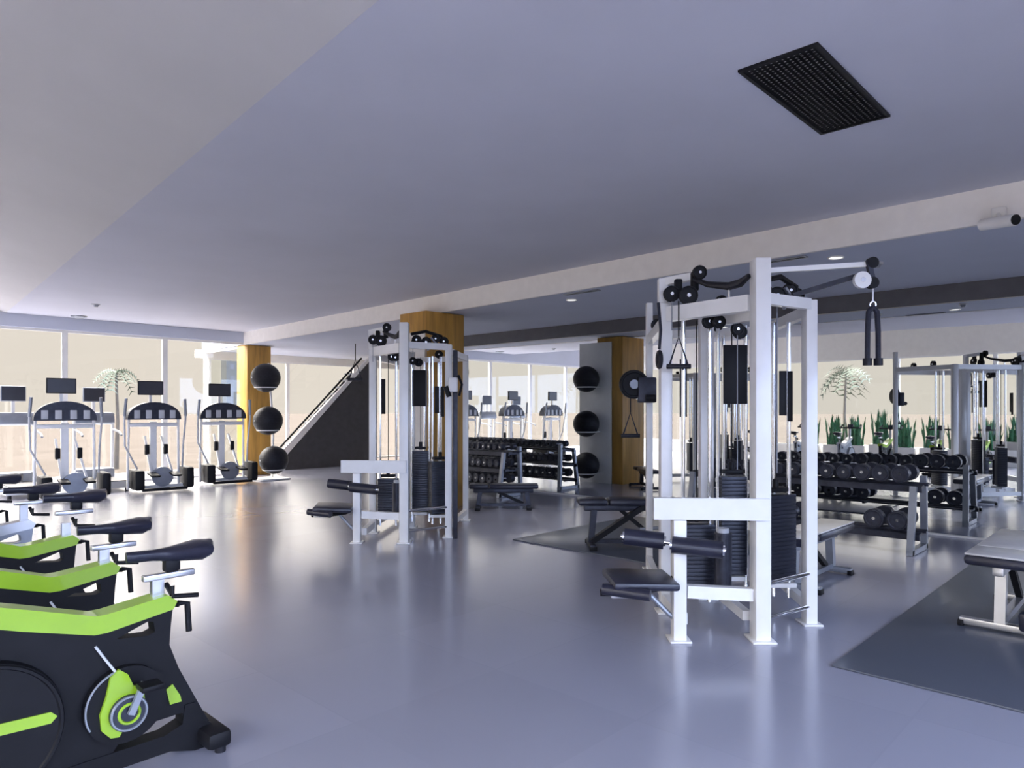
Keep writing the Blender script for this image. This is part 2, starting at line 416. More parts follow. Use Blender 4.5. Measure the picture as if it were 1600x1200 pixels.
for px_, z in ((-.10, .40), (-.22, 1.19), (-.27, 2.04)):
    MB().torus((px_, -.15, z-.19), .21, .013, 'z').build('hoop', 'white', rk)
    MB().cyl((0, .1, z-.19), (px_, .06, z-.19), .012).build('bracket', 'white', rk)
for px_, z, l in ((-.10, .40, 'lowest'), (-.22, 1.19, 'middle'), (-.27, 2.04, 'topmost')):
    ball((7.0+px_, 13.2, z), .285, l+' black exercise ball on the freestanding rack by the stairs', 'balls on the freestanding rack')

# ------------------------------------------------------------ spin bikes
def spin_bike(name, label, frame_m, body_m, grp, seat_up=0.0):
    """x backwards (saddle side), y across, z up; crank near the origin"""
    t = thing(name, label, 'exercise bike', (0, 0, 0), 0, grp)
    body = [(.215, .625), (.205, .53), (.20, .46), (.235, .36), (.33, .16), (.36, .10), (.27, .085), (.25, .17), (.04, .165), (-.02, .08), (-.55, .08),
            (-.62, .3), (-.60, .5), (-.46, .70), (-.36, .70), (-.2, .65), (-.05, .60)]
    hole = [(.0, .528), (.12, .572), (.14, .565), (.145, .525), (.12, .515)]
    MB().prism(body, -.035, .035, 'xz', [hole]).build('body_shell', body_m, t)
    # sloping top beam
    top = [(.225, .635), (.21, .605), (-.03, .565), (-.075, .565), (-.3, .63), (-.45, .68), (-.56, .73), (-.54, .77), (-.42, .745), (-.29, .705), (-.07, .635), (-.03, .635), (.19, .665)]
    MB().prism(top, -.052, .052, 'xz').build('top_beam', frame_m, t)
    MB().prism([(.30, .20), (.335, .115), (.415, .06), (.42, .0), (.3, .0), (.2, .03), (-.6, .02), (-.6, .09), (.18, .1), (.25, .125), (.26, .2)], -.04, .04, 'xz').build('base_beam', body_m, t)
    MB().box((.36, 0, .055), (.1, .30, .07), bev=.02).build('stabilizer', body_m, t)
    MB().box((-.6, 0, .055), (.1, .5, .07), bev=.02).build('stabilizer', body_m, t)
    for x, ys in ((.37, (-.12, .12)), (-.6, (-.22, .22))):
        for y in ys: MB().cyl((x, y, 0), (x, y, .03), .022).build('foot', 'rubber', t)
    # crank side
    MB().cyl((.03, -.07, .28), (.03, -.036, .28), .145, seg=32).build('crank_guard', body_m, t)
    MB().torus((.03, -.07, .28), .14, .004, 'y', 32, 6, PI*.55, PI*1.15).build('guard_edge', 'grey', t)
    MB().prism([(-.03, .40), (0, .425), (.03, .40), (.05, .35), (.085, .34), (.09, .29), (.03, .22), (0, .17), (-.03, .175), (-.06, .21), (-.065, .27), (-.045, .33)], -.085, -.071, 'xz').build('guard_accent', frame_m, t)
    c = MB(); c.cyl((.03, -.10, .255), (.03, -.086, .255), .068, seg=28)
    c = c.build('crank_disc', 'iron', t)
    MB().torus((.03, -.10, .255), .062, .005, 'y', 28, 6).build('disc_rim', 'grey', c)
    MB().torus((.03, -.102, .255), .036, .006, 'y', 24, 6).build('disc_ring', frame_m, c)
    for s, (dx, dz) in ((-1, (.05, .11)), (1, (-.07, -.12))):
        a = MB().bar((.03, s*.115, .255), (.03+dx, s*.115, .255+dz), .016, .024).build('crank_arm', 'grey', t)
        MB().box((.03+dx, s*.17, .255+dz), (.08, .08, .022), bev=.006).build('pedal', 'black', a)
    MB().prism([(.185, .285), (.21, .30), (.24, .245), (.245, .22), (.2, .22)], -.042, -.0355, 'xz').build('side_accent', frame_m, t)
    MB().prism([(-.5, .34), (-.22, .33), (-.2, .31), (-.22, .29), (-.5, .30)], -.075, -.0355, 'xz').build('lower_accent', frame_m, t)
    # flywheel
    MB().cyl((-.42, -.07, .30), (-.42, -.037, .30), .245, .25, 40).build('flywheel_cover', body_m, t)
    MB().torus((-.42, -.07, .30), .235, .009, 'y', 40, 6).build('cover_rim', 'black', t)
    # saddle post
    z = seat_up
    MB().bar((.165, 0, .63), (.165, 0, .735+z), .045, .03).build('seat_post', 'silver', t)
    MB().box((.21, 0, .735+z), (.20, .035, .025), bev=.005).build('seat_slider', 'silver', t)
    kn = MB(); kn.cyl((.2, 0, .70+z), (.205, -.05, .665+z), .01); kn.tube([(.205, -.05, .70+z), (.205, -.06, .66+z), (.30, -.07, .65+z)], .010); kn.build('seat_lever', 'black', t)
    kn = MB(); kn.cyl((.2, 0, .615), (.24, -.03, .615), .011); kn.tube([(.235, -.03, .62), (.27, -.035, .615), (.275, -.04, .50)], .012); kn.build('post_lever', 'black', t)
    sd = MB()
    pts = []; rad = []
    N = 14; rings = []
    for i in range(N+1):
        u = i/N; x = .05+u*.33
        wv = .022+.085*(max(0, (u-.35)/.65)**.8) if u > .35 else .022+.006*u
        if u > .88: wv *= math.sqrt(max(0.02, 1-((u-.88)/.125)**2))
        if i == 0: wv = .012
        zz = .835+z-.012*u+.03*max(0, u-.5)+0
        hh = .020+.022*max(0, u-.3)/.7
        if u > .9: hh *= .75
        ring = [sd.bm.verts.new((x, wv*math.cos(a)*1.0, zz+(hh*math.sin(a)*(.75 if math.sin(a) > 0 else 1.5))-(0 if math.sin(a) > 0 else .0))) for a in [2*PI*k/16 for k in range(16)]]
        rings.append(ring)
    for a, b in zip(rings, rings[1:]):
        for k in range(16): sd.bm.faces.new((a[k], a[(k+1) % 16], b[(k+1) % 16], b[k]))
    sd.bm.faces.new(rings[0][::-1]); sd.bm.faces.new(rings[-1])
    sad = sd.build('saddle', 'vinyl', t)
    MB().box((.22, 0, .775+z), (.06, .045, .05), bev=.008).build('saddle_clamp', 'black', t)
    # bars and console
    MB().bar((-.50, 0, .72), (-.52, 0, .95), .05, .04).build('handlebar_post', 'silver', t)
    h = MB()
    h.tube([(-.66, -.20, 1.05), (-.62, -.215, 1.01), (-.50, -.215, .98), (-.46, -.14, .98), (-.46, 0, .98), (-.46, .14, .98), (-.50, .215, .98), (-.62, .215, 1.01), (-.66, .20, 1.05)], .017)
    h.tube([(-.46, 0, .98), (-.54, 0, .965)], .022)
    h.build('handlebar', 'rubber', t)
    MB().box((-.56, 0, 1.02), (.02, .13, .09), rot=(0, -.5, 0), bev=.006).build('console', 'screen', t)
    MB().tube([(-.07, -.045, .52), (-.035, -.05, .46), (.0, -.075, .40)], .005).build('brake_cable', 'lightgrey', t)
    return t
b = spin_bike('spin_bike', 'nearest black spin bike with lime green top beam, lower left foreground', 'green', 'black', 'lime green spin bikes in the row')
b.location = (.9, 3.0, 0)
for (x, y, lab, r_) in [(.95, 3.84, 'second lime green spin bike from the front, its saddle tilted beside the nearest', .0),
                        (1.03, 4.82, 'third and farthest lime green spin bike, just before the silver ones', 0)]:
    c = copy_tree(b); c.location = (x, y, 0); c['label'] = lab
    if y > 4.5:
        for ch in D.objects:
            if ch.parent == c and ch.name.startswith(('saddle', 'seat_lever', 'seat_slider')): ch.location.z = .06
b4 = spin_bike('spin_bike', 'silver-framed dark spin bike right behind the last lime green one', 'silver', 'grey', 'silver spin bikes behind', .04)
b4.location = (1.0, 5.7, 0)
for (x, y, lab) in [(.98, 6.7, 'silver-framed spin bike in the middle of the rear bikes'),
                    (.9, 7.8, 'farthest silver-framed spin bike, closest to the far windows')]:
    c = copy_tree(b4); c.location = (x, y, 0); c['label'] = lab

# ------------------------------------------------------------ cross trainers and treadmills at the far windows
def cross_trainer():
    t = thing('cross_trainer', '', 'cross trainer', (0, 0, 0), 0, 'cross trainers by the far windows')
    # base with dark end caps
    MB().box((0.12, .15, .08), (.9, .12, .07), bev=.01).build('base_frame', 'white', t)
    m = MB(); m.box((-.27, .1, .22), (.16, .5, .34), bev=.04); m.build('end_housing', 'black', t)
    m = MB(); m.box((.53, .1, .23), (.13, .5, .36), bev=.04); m.build('end_housing', 'black', t)
    m = MB()
    m.box((.13, -.1, .05), (.72, .07, .05), bev=.01); m.build('front_bar', 'black', t)
    MB().cyl((.13, .05, .25), (.13, .12, .25), .17, seg=28).build('flywheel', 'grey', t)
    for s in (-1, 1):
        p = MB(); p.box((.13+s*.17, -.05, .30), (.14, .34, .035), rot=(.12, 0, 0), bev=.01); p = p.build('pedal', 'black', t)
        MB().bar((.13+s*.17, .1, .30), (.02+s*.13, .25, .95), .03, .05).build('pedal_arm', 'white', t)
        MB().box((.06+s*.15, .18, .72), (.07, .06, .18), bev=.015).build('knee_guard', 'black', t)
        MB().tube([(s*.40, .12, .06), (s*.40, .12, .6), (s*.39, .1, 1.24)], .022).build('upright', 'white', t)
        MB().tube([(s*.46, -.05, 1.55), (s*.48, -.02, 1.25), (s*.46, .05, .8), (s*.36+.1, .1, .4)], .016).build('swing_arm', 'lightgrey', t)
        g_ = MB().tube([(s*.46, -.055, 1.6), (s*.48, -.02, 1.3)], .024).build('grip', 'grey', t)
    # arched console
    arc = [(.42*math.cos(a), 1.27+.27*math.sin(a)) for a in [PI*k/18 for k in range(19)]]+[(-.42, 1.24), (-.36, 1.24), (.36, 1.24), (.42, 1.24)]
    con = MB().prism(arc[::-1], .02, .22, 'xz').build('console', 'iron', t)
    for x in (-.28, -.1, .1, .28):
        MB().box((x, .014, 1.33), (.09, .02, .14), bev=.006).build('console_panel', 'lightgrey', con)
    MB().box((0, .12, 1.15), (.76, .10, .07), bev=.02).build('cross_rail', 'white', t)
    MB().bar((0, .16, .3), (0, .16, 1.2), .10, .07).build('mast', 'white', t)
    MB().bar((-.05, .13, 1.5), (-.05, .13, 1.72), .04, .04).build('screen_stalk', 'white', t)
    s_ = MB().box((-.05, .11, 1.78), (.40, .04, .24), bev=.008).build('television', 'black', t)
    MB().box((-.05, .087, 1.78), (.37, .006, .21)).build('screen', 'screen', s_)
    return t
ct = cross_trainer()
labs = ['cross trainer nearest the wooden pillar, third from the left window', 'middle cross trainer of the three, standing clear before the far windows',
        'leftmost cross trainer, partly behind the spin bikes']
for i, (x, y) in enumerate([(5.85, 13.1), (4.5, 12.75), (3.12, 12.55)]):
    c = ct if i == 0 else copy_tree(ct)
    c.location = (x, y, 0); c.rotation_euler = (0, 0, -.1); c['label'] = labs[i]
def treadmill():
    t = thing('treadmill', '', 'treadmill', (0, 0, 0), 0, 'treadmills behind the cross trainers')
    MB().box((0, -.1, .12), (.62, 1.2, .12), bev=.02).build('deck', 'lightgrey', t)
    for sx in (-1, 1):
        for sy in (-.6, .35): MB().cyl((sx*.24, sy, 0), (sx*.24, sy, .07), .03).build('foot', 'rubber', t)
    MB().box((0, -.12, .184), (.46, 1.15, .012)).build('belt', 'rubber', t)
    MB().box((0, .42, .22), (.66, .26, .26), bev=.05).build('motor_hood', 'grey', t)
    for s in (-1, 1):
        MB().tube([(s*.31, .42, .2), (s*.31, .38, 1.2)], .03).build('upright', 'white', t)
        MB().tube([(s*.31, .36, 1.05), (s*.31, .0, 1.0), (s*.31, -.1, .95)], .02).build('handrail', 'grey', t)
    MB().box((0, .36, 1.25), (.66, .12, .22), rot=(-.3, 0, 0), bev=.04).build('console', 'grey', t)
    tv = MB().box((0, .38, 1.68), (.36, .04, .26), bev=.008).build('television', 'grey', t)
    MB().box((0, .357, 1.68), (.33, .006, .23)).build('screen', 'screen', tv)
    MB().bar((0, .4, 1.3), (0, .4, 1.6), .05, .03).build('screen_stalk', 'white', t)
    return t
tr = treadmill(); tr.location = (4.0, 13.95, 0); tr['label'] = 'grey treadmill seen between the left and middle cross trainers'
for x, lab in ((2.78, 'grey treadmill behind the leftmost cross trainer, left of its console'), (5.25, 'grey treadmill between the middle and right cross trainers')):
    if x < 5: c = copy_tree(tr); c.location = (x, 13.95, 0); c['label'] = lab

# ------------------------------------------------------------ multi-station cable machines
def multigym(label):
    t = thing('cable_machine', label, 'gym machine', (0, 0, 0), -A, 'white multi-station cable machines')
    def post(x, y, h, w_=.09, d_=.1, foot=True, name='upright', z0=0, m_='white'):
        o = MB().box((x, y, (z0+h)/2), (w_, d_, h-z0), bev=.008).build(name, m_, t)
        if foot: MB().box((x, y, .006), (w_+.05, d_+.06, .012), bev=.003).build('foot_plate', 'white', o)
        return o
    post(0, 0, 2.33, .095, .12); post(-.5, 0, .74, .08, .09); post(-.45, .6, 2.15, .08, .09); post(.44, .33, 2.13, .075, .09)
    post(-.31, 1.9, 2.35, .055, .06); post(-.07, .95, 2.1, .10, .08); post(.55, 1.5, 2.1, .07, .08)
    def beam(p, q, w_, h_, name='crossbar', m_='white'): return MB().bar(p, q, w_, h_).build(name, m_, t)
    beam((-.43, .57, 2.07), (-.04, .05, 2.07), .07, .10)
    beam((-.45, .64, 2.02), (-.31, 1.87, 2.02), .05, .08)
    beam((.02, .05, 2.1), (.42, .3, 2.1), .05, .07)
    beam((.44, .38, 2.06), (.55, 1.46, 2.06), .05, .07); beam((-.28, 1.88, 2.06), (.52, 1.5, 2.06), .05, .07)
    beam((-.07, .9, 2.05), (-.02, .06, 2.0), .05, .07)
    beam((-.66, -.03, .81), (.03, -.075, .81), .05, .13, 'thick_beam')
    beam((-.45, .0, .30), (-.05, 0, .28), .06, .075, 'lower_beam')
    beam((-.45, .1, .10), (-.45, .55, .10), .06, .07, 'lower_beam'); beam((-.45, .64, .1), (-.32, 1.87, .1), .05, .06, 'lower_beam')
    beam((-.05, .1, .12), (-.07, .9, .12), .05, .06, 'lower_beam')
    beam((.44, .38, .12), (.55, 1.46, .12), .05, .06, 'lower_beam')
    MB().cyl((.04, .03, .335), (.42, .30, .335), .016).build('side_rail', 'chrome', t)
    MB().cyl((.04, .03, .12), (.42, .30, .12), .014).build('side_rail', 'chrome', t)
    # top-left bracket
    beam((-.46, .6, 2.30), (-.28, .5, 2.32), .05, .05, 'top_bracket'); beam((-.47, .6, 2.10), (-.47, .6, 2.32), .06, .06, 'top_bracket')
    # guide rods and stacks
    def stack(x, y, n, top, wd, dp, rods=((-.06, 0), (.06, 0)), rot=0, shroud=None, hsel=True):
        s = MB(); h = .024
        for k in range(n): s.box((x, y, .24+k*(h+.003)), (wd, dp, h+.0015), rot=(0, 0, rot), bev=.0012)
        so = s.build('weight_stack', 'stack', t); zt = .24+n*.027
        for dx, dy in rods:
            MB().cyl((x+dx, y+dy, .1), (x+dx, y+dy, top), .014).build('guide_rod', 'chrome', t)
        MB().cyl((x, y, zt), (x, y, zt+.09), .02).build('selector_stem', 'black', so)
        MB().box((x, y, zt+.02), (wd*.7, dp*.8, .03), rot=(0, 0, rot), bev=.006).build('stack_cap', 'black', so)
        MB().cyl((x, y, zt+.09), (x, y, top), .004, seg=6).build('cable', 'black', so)
        MB().box((x, y, .2), (wd*.9, dp*1.1, .03)).build('stack_rest', 'white', t)
        return so
    stack(-.26, .5, 15, 2.02, .22, .12, ((-.09, 0), (.09, 0)))
    stack(.07, .78, 26, 2.02, .18, .11, ((-.10, 0), (.10, 0)))
    stack(.32, .60, 22, 2.02, .26, .13, ((-.09, 0), (.0, .04), (.09, 0)), .5)
    stack(.12, 1.45, 20, 2.02, .22, .12, ((-.09, 0), (.09, 0)))
    MB().prism([(-.13+.055*math.cos(a), .33+.06*math.sin(a)) for a in [2*PI*k/20 for k in range(20)]], .2, .60, 'xy').build('counterweight_cover', 'iron', t)
    MB().cyl((-.13, .33, .60), (-.13, .33, .63), .04).build('cover_cap', 'lightgrey', t)
    # dark placards hung between the guide rods
    pl = MB().box((.07, .70, 1.66), (.17, .014, .42), bev=.003).build('instruction_placard', 'black', t)
    MB().box((.30, .42, 1.52), (.05, .012, .30), bev=.003).build('instruction_placard', 'black', t)
    MB().box((.36, .45, 1.50), (.035, .012, .34), bev=.003).build('instruction_placard', 'black', t)
    MB().box((-.33, .58, 1.56), (.05, .012, .40), bev=.003).build('instruction_placard', 'black', t)
    # pulleys
    def pulley(c, r, ax='y', m_='black', w_=.03):
        c = Vector(c); d = {'x': Vector((1, 0, 0)), 'y': Vector((0, 1, 0))}[ax]*w_/2
        p = MB(); p.cyl(c-d, c+d, r, seg=22); p.torus(c-d, r*.93, .006, ax, 22, 6); p.torus(c+d, r*.93, .006, ax, 22, 6)
        p = p.build('pulley', m_, t)
        MB().cyl(c-d*1.5, c+d*1.5, r*.22, seg=10).build('axle', 'chrome', p)
    for c, r in (((-.43, .50, 2.20), .052), ((-.33, .44, 2.18), .062), ((-.26, .42, 2.33), .045), ((-.20, .40, 2.0), .045), ((-.15, .35, 1.99), .04),
                 ((.1, .22, 2.17), .05), ((.2, .26, 2.15), .055), ((.3, .3, 2.19), .045), ((.38, .4, 2.17), .05), ((.02, .5, 1.96), .04), ((.07, .6, 1.95), .045), ((.0, .8, 2.19), .045), ((-.3, 1.6, 2.12), .05), ((.2, 1.6, 2.12), .05)):
        pulley(c, r)
    MB().box((-.38, .52, 2.24), (.05, .05, .13), bev=.01).build('pulley_bracket', 'black', t)
    MB().box((-.28, .47, 2.28), (.05, .05, .13), bev=.01).build('pulley_bracket', 'black', t)
    MB().tube([(.06, .1, 2.22), (.2, .2, 2.26), (.36, .35, 2.22)], .018).build('pulley_arm', 'black', t)
    MB().tube([(.25, .25, 2.2), (.32, .28, 2.12), (.22, .2, 2.06)], .012).build('pulley_arm', 'grey', t)
    # lat pull cables
    for x, y in ((-.43, .49), (-.15, .35), (.2, .26), (.02, .5)):
        MB().cyl((x, y, 1.0 if x > -.4 else 1.95), (x, y, 2.15), .004, seg=6).build('cable', 'grey', t)
    # seat and roller pads
    seat = MB(); seat.box((-.74, -.02, .375), (.40, .34, .05), rot=(.05, .04, .1), bev=.02); seat = seat.build('seat', 'vinyl', t)
    MB().cyl((-.98, -.13, .345), (-.72, -.24, .335), .034, seg=16).build('seat_roll', 'vinyl', seat)
    MB().tube([(-.98, .0, .29), (-.78, -.02, .30), (-.62, .0, .32), (-.52, 0, .38)], .022).build('seat_arm', 'black', t)
    MB().box((-.85, -.1, .30), (.16, .05, .03), bev=.006).build('seat_bracket', 'silver', t)
    MB().tube([(-.70, .03, .30), (-.56, .0, .16), (-.5, 0, .12)], .016).build('seat_strut', 'grey', t)
    for (p, q) in (((-.82, .08, .62), (-.585, .03, .60)), ((-.555, -.06, .595), (-.27, -.13, .575))):
        p, q = Vector(p), Vector(q); d = (q-p).normalized()
        rp = MB(); rp.cyl(p, q, .052, seg=24); rp = rp.build('roller_pad', 'vinyl', t)
        MB().cyl(q, q+d*.012, .032, seg=18).build('end_cap', 'chrome', rp); MB().cyl(p-d*.012, p, .032, seg=18).build('end_cap', 'chrome', rp)
    MB().cyl((-.84, .085, .62), (-.25, -.135, .575), .013).build('roller_axle', 'chrome', t)
    return t
g1 = multigym('large white multi-station cable machine standing nearest, right of centre')
g1.location = (4.31*math.sin(A)+1.52*math.cos(A), 4.31*math.cos(A)-1.52*math.sin(A), 0)
g2 = copy_tree(g1); g2['label'] = 'farther white multi-station cable machine left of centre, before the wooden pillar'
g2.location = (7.46*math.sin(A)-1.14*math.cos(A), 7.46*math.cos(A)+1.14*math.sin(A), 0)

def on(g, x, y, z):   # a point of a machine's own frame in the room
    c, s = math.cos(-A), math.sin(-A)
    return (g.location.x+x*c-y*s, g.location.y+x*s+y*c, z)
# parts of single machines
ar = MB().bar((.04, .06, 2.27), (.70, .10, 2.32), .03, .03).build('cable_arm', 'white', g1)
MB().bar((.3, .25, 2.15), (.68, .12, 2.26), .022, .03).build('cable_arm', 'iron', g1)
p = MB(); p.cyl((.655, .05, 2.215), (.655, .08, 2.215), .052, seg=26); p = p.build('pulley', 'white', g1)
MB().cyl((.655, .045, 2.215), (.655, .05, 2.215), .015).build('axle', 'chrome', p)
for z, r in ((2.325, .035), (2.20, .036)):
    q = MB().cyl((.725, .06, z), (.725, .10, z), r, seg=18).build('pulley', 'black', g1)
MB().bar((.70, .08, 2.34), (.735, .08, 2.18), .03, .03).build('pulley_bracket', 'iron', g1)
# the carriage at the rear left post of the near machine
def carriage(g, x, y, z, s=1):
    m = MB(); m.cyl((x-.11, y-.06, z+.03), (x-.11, y-.02, z+.03), .115*s, seg=26); m.torus((x-.11, y-.06, z+.03), .10*s, .012, 'y', 26, 6)
    m = m.build('adjuster_wheel', 'black', g)
    MB().cyl((x-.11, y-.075, z+.03), (x-.11, y-.06, z+.03), .04, seg=16).build('wheel_hub', 'grey', m)
    MB().box((x, y-.05, z-.02), (.16, .09, .22), bev=.015).build('carriage', 'iron', g)
    MB().cyl((x-.02, y-.12, z-.09), (x+.06, y-.12, z-.09), .03).build('adjuster_knob', 'black', g)
    MB().cyl((x-.08, y-.04, z-.1), (x-.08, y-.04, z+.14), .012).build('carriage_pin', 'chrome', g)
carriage(g1, -.35, 1.86, 1.60, 1.1)
MB().box((.52, .25, 1.03), (.05, .05, 2.06), bev=.006).build('adjuster_column', 'iron', g2)
MB().box((.5, .2, 1.68), (.10, .08, .16), bev=.015).build('carriage', 'white', g2)
MB().tube([(.56, .17, 1.78), (.6, .12, 1.68), (.57, .14, 1.56)], .014).build('carriage_lever', 'black', g2)
MB().cyl((.42, .17, 1.66), (.46, .17, 1.55), .028).build('adjuster_knob', 'black', g2)

def lat_bar(g, label):
    t = thing('lat_bar', label, 'bar', on(g, 0, 0, 0), -A)
    MB().tube([(-.30, .42, 2.285), (-.22, .36, 2.24), (-.13, .20, 2.20), (-.085, .11, 2.205), (-.06, .03, 2.235)], .019, radii=[.014, .02, .026, .026, .016]).build('bar', 'rubber', t)
    MB().cyl((-.13, .20, 2.2), (-.13, .20, 2.12), .008).build('hook', 'chrome', t)
lat_bar(g1, 'curved black lat bar resting across the top of the near cable machine')
lat_bar(g2, 'curved black lat bar across the top of the farther cable machine')
def tri_handle(loc, w_, h_, label, drop, strap=True):
    t = thing('triangle_handle', label, 'handle', loc, -A)
    MB().tube([(-w_/2, 0, -h_), (0, 0, 0), (w_/2, 0, -h_)], .007).build('strap', 'rope', t)
    MB().cyl((-w_/2-.015, 0, -h_), (w_/2+.015, 0, -h_), .017).build('grip', 'rubber', t)
    MB().cyl((0, 0, 0), (0, 0, drop), .005).build('cable', 'black', t)
tri_handle(on(g1, -.40, .42, 1.90), .13, .20, 'black triangle handle hanging from the top left pulley of the near machine', .24)
tri_handle(on(g1, -.50, 1.75, 1.385), .13, .20, 'small black triangle handle hanging in front of the wooden panel', .12)
tri_handle(on(g2, -.62, .45, 1.97), .14, .22, 'black triangle handle hanging at the left of the farther cable machine', .18)
t = thing('strap_handle', 'long black strap with a loop at the left side of the near machine', 'strap', on(g1, -.52, .5, 0), -A)
MB().tube([(0, 0, 2.14), (.01, -.03, 1.95), (.0, -.03, 1.82)], .010).build('strap', 'rope', t)
MB().torus((0, -.03, 1.75), .05, .016, 'x', 22, 8).build('loop', 'rubber', t)
# tricep rope
t = thing('tricep_rope', 'double-stranded black tricep rope hanging from the right cable arm', 'rope', on(g1, .73, .08, 0), -A)
MB().tube([(0, 0, 2.19), (0.0, 0, 2.08)], .006).build('cable', 'silver', t)
MB().torus((0, 0, 2.065), .018, .005, 'y', 16, 6).build('ring', 'chrome', t)
for s in (-1, 1):
    MB().tube([(0, 0, 2.05), (s*.026, 0, 2.02), (s*.033, 0, 1.9), (s*.034, 0, 1.73)], .016).build('strand', 'rope', t)
    MB().cyl((s*.034, 0, 1.73), (s*.034, 0, 1.685), .027, seg=16).build('knob', 'rubber', t)

# ------------------------------------------------------------ dumbbells and their racks
def dumbbell(r, L_):
    t = thing('dumbbell', '', 'dumbbell')
    MB().cyl((-L_/2, 0, 0), (L_/2, 0, 0), .016, seg=10).build('handle', 'chrome', t)
    for s in (-1, 1):
        m = MB(); m.cyl((s*(L_/2-.085), 0, 0), (s*L_/2, 0, 0), r, seg=16); m.torus((s*L_/2, 0, 0), r*.8, .008, 'x', 16, 5)
        m.build('head', 'iron', t)
    return t
protos = []
def rack(label, x, y0, y1, tiers, rx=.28):
    t = thing('dumbbell_rack', label, 'rack', (x, (y0+y1)/2, 0))
    L_ = y1-y0
    for s in (-1, 1):
        m = MB(); yy = s*(L_/2-.06)
        m.bar((-rx, yy, .0), (-rx+.12, yy, tiers[-1]+.0), .05, .06); m.bar((rx-.05, yy, 0), (rx-.08, yy, tiers[-1]+.08), .05, .06)
        m.box((-.02, yy, .03), (2*rx, .06, .05)); m.build('end_frame', 'grey', t)
    for z in tiers:
        sh = MB()
        off = -.03 if z < .5 else .05
        for dx in (-.11, .11): sh.box((off+dx, 0, z), (.07, L_, .018), rot=(0, -.18, 0))
        sh.box((off-.155, 0, z-.03), (.02, L_, .06))
        for s in (-1, 0, 1): sh.box((off, s*(L_/2-.05), z-.025), (.30, .03, .03))
        sh.build('shelf', 'iron', t)
    return t
ORD = ['first', 'second', 'third', 'fourth', 'fifth', 'sixth', 'seventh', 'eighth', 'ninth', 'tenth']
def fill(x, y0, y1, z, n, rfun, label, grp, skip=()):
    off = -.03 if z < .5 else .05
    for i in range(n):
        if i in skip: continue
        y = y0+.19+(y1-y0-.38)*(i/(n-1)); r = rfun(i)
        key = round(r, 3)
        if key not in [k for k, _ in protos]:
            d = dumbbell(r, .30+r); protos.append((key, d))
        else: d = copy_tree(dict(protos)[key])
        d.location = (x+off, y, z+.012+r+.014); d.rotation_euler = (0, -.0, random.uniform(-.015, .015))
        if i == 0: lab = label.replace('black dumbbell', 'black dumbbell at the right end')
        elif i == n-1: lab = label.replace('black dumbbell', 'black dumbbell at the left end')
        else:
            seen = [q for q in range(n) if q not in skip]; k = seen.index(i); rk_ = len(seen)-1-k
            lab = ('black dumbbell %s from the right ' % ORD[k] if k <= rk_ else 'black dumbbell %s from the left ' % ORD[rk_])+label[len('black dumbbell '):]
        d['label'] = lab; d['group'] = grp; d['category'] = 'dumbbell'
RB = (7.82, 1.85, 4.35)
rack('long two-tier dumbbell rack along the mirror, behind the near cable machine', RB[0], RB[1], RB[2], (.20, .66))
fill(RB[0], RB[1], RB[2], .66, 13, lambda i: .085 if i < 3 else .075 if i < 7 else .065, 'black dumbbell in the upper row of the right rack', 'upper row of the right rack')
fill(RB[0], RB[1], RB[2], .20, 11, lambda i: .095 if i < 4 else .08, 'black dumbbell in the lower row of the right rack', 'lower row of the right rack', (2, 3, 4))
RA = (8.25, 7.85, 10.45)
rack('three-tier dumbbell rack along the mirror, left of the exercise balls', RA[0], RA[1], RA[2], (.18, .45, .72))
fill(RA[0], RA[1], RA[2], .72, 18, lambda i: .055 if i < 8 else .06, 'black dumbbell in the top row of the left rack', 'top row of the left rack')
fill(RA[0], RA[1], RA[2], .45, 17, lambda i: .065, 'black dumbbell in the middle row of the left rack', 'middle row of the left rack')
fill(RA[0], RA[1], RA[2], .18, 15, lambda i: .075, 'black dumbbell in the bottom row of the left rack', 'bottom row of the left rack')

# ------------------------------------------------------------ benches
def bench(label, loc, rz, L_=1.25, wd=.28, h=.45, z0=.0, back=0, frame='grey', split=.3, top=None):
    t = thing('bench', label, 'bench', (loc[0], loc[1], z0), rz)
    a = L_*split
    MB().box((-L_/2+a/2, 0, h-.035), (a-.02, wd, .065), bev=.025).build('seat_pad', 'vinyl', t)
    Lb = L_-a; cx = -L_/2+a+Lb/2*math.cos(back); cz = h-.035+Lb/2*math.sin(back)
    MB().box((cx, 0, cz), (Lb-.01, wd, .065), rot=(0, -back, 0), bev=.025).build('back_pad', 'vinyl', t)
    if top:  # thin pale layers paint the window reflection onto the dark pads
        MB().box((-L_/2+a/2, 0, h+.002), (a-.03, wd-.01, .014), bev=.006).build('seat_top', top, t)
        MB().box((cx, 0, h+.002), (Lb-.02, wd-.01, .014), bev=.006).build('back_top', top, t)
    MB().box((0, 0, h-.10), (L_*.85, .06, .06), bev=.006).build('frame_rail', frame, t)
    for s in (-1, 1):
        MB().bar((s*L_*.36, 0, .05), (s*L_*.33, 0, h-.12), .06, .06).build('leg', frame, t)
        f = MB().box((s*L_*.36, 0, .035), (.06, .44 if s < 0 else .34, .045), bev=.008).build('foot_bar', frame, t)
        for q in (-1, 1): MB().box((s*L_*.36, q*(.21 if s < 0 else .16), .02), (.075, .035, .04), bev=.006).build('end_cap', 'black', f)
    MB().bar((-L_*.36, 0, .06), (L_*.36, 0, .06), .05, .04).build('base_rail', frame, t)
    MB().bar((-.08, 0, h-.12), (.28, 0, .08), .04, .04).build('brace', 'black', t)
    return t
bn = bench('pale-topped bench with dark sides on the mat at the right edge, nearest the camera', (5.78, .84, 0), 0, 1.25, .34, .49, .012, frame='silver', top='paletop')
MB().box((-.46, -.17, .10), (.16, .13, .12), bev=.02).build('foot_pad', 'vinyl', bn)
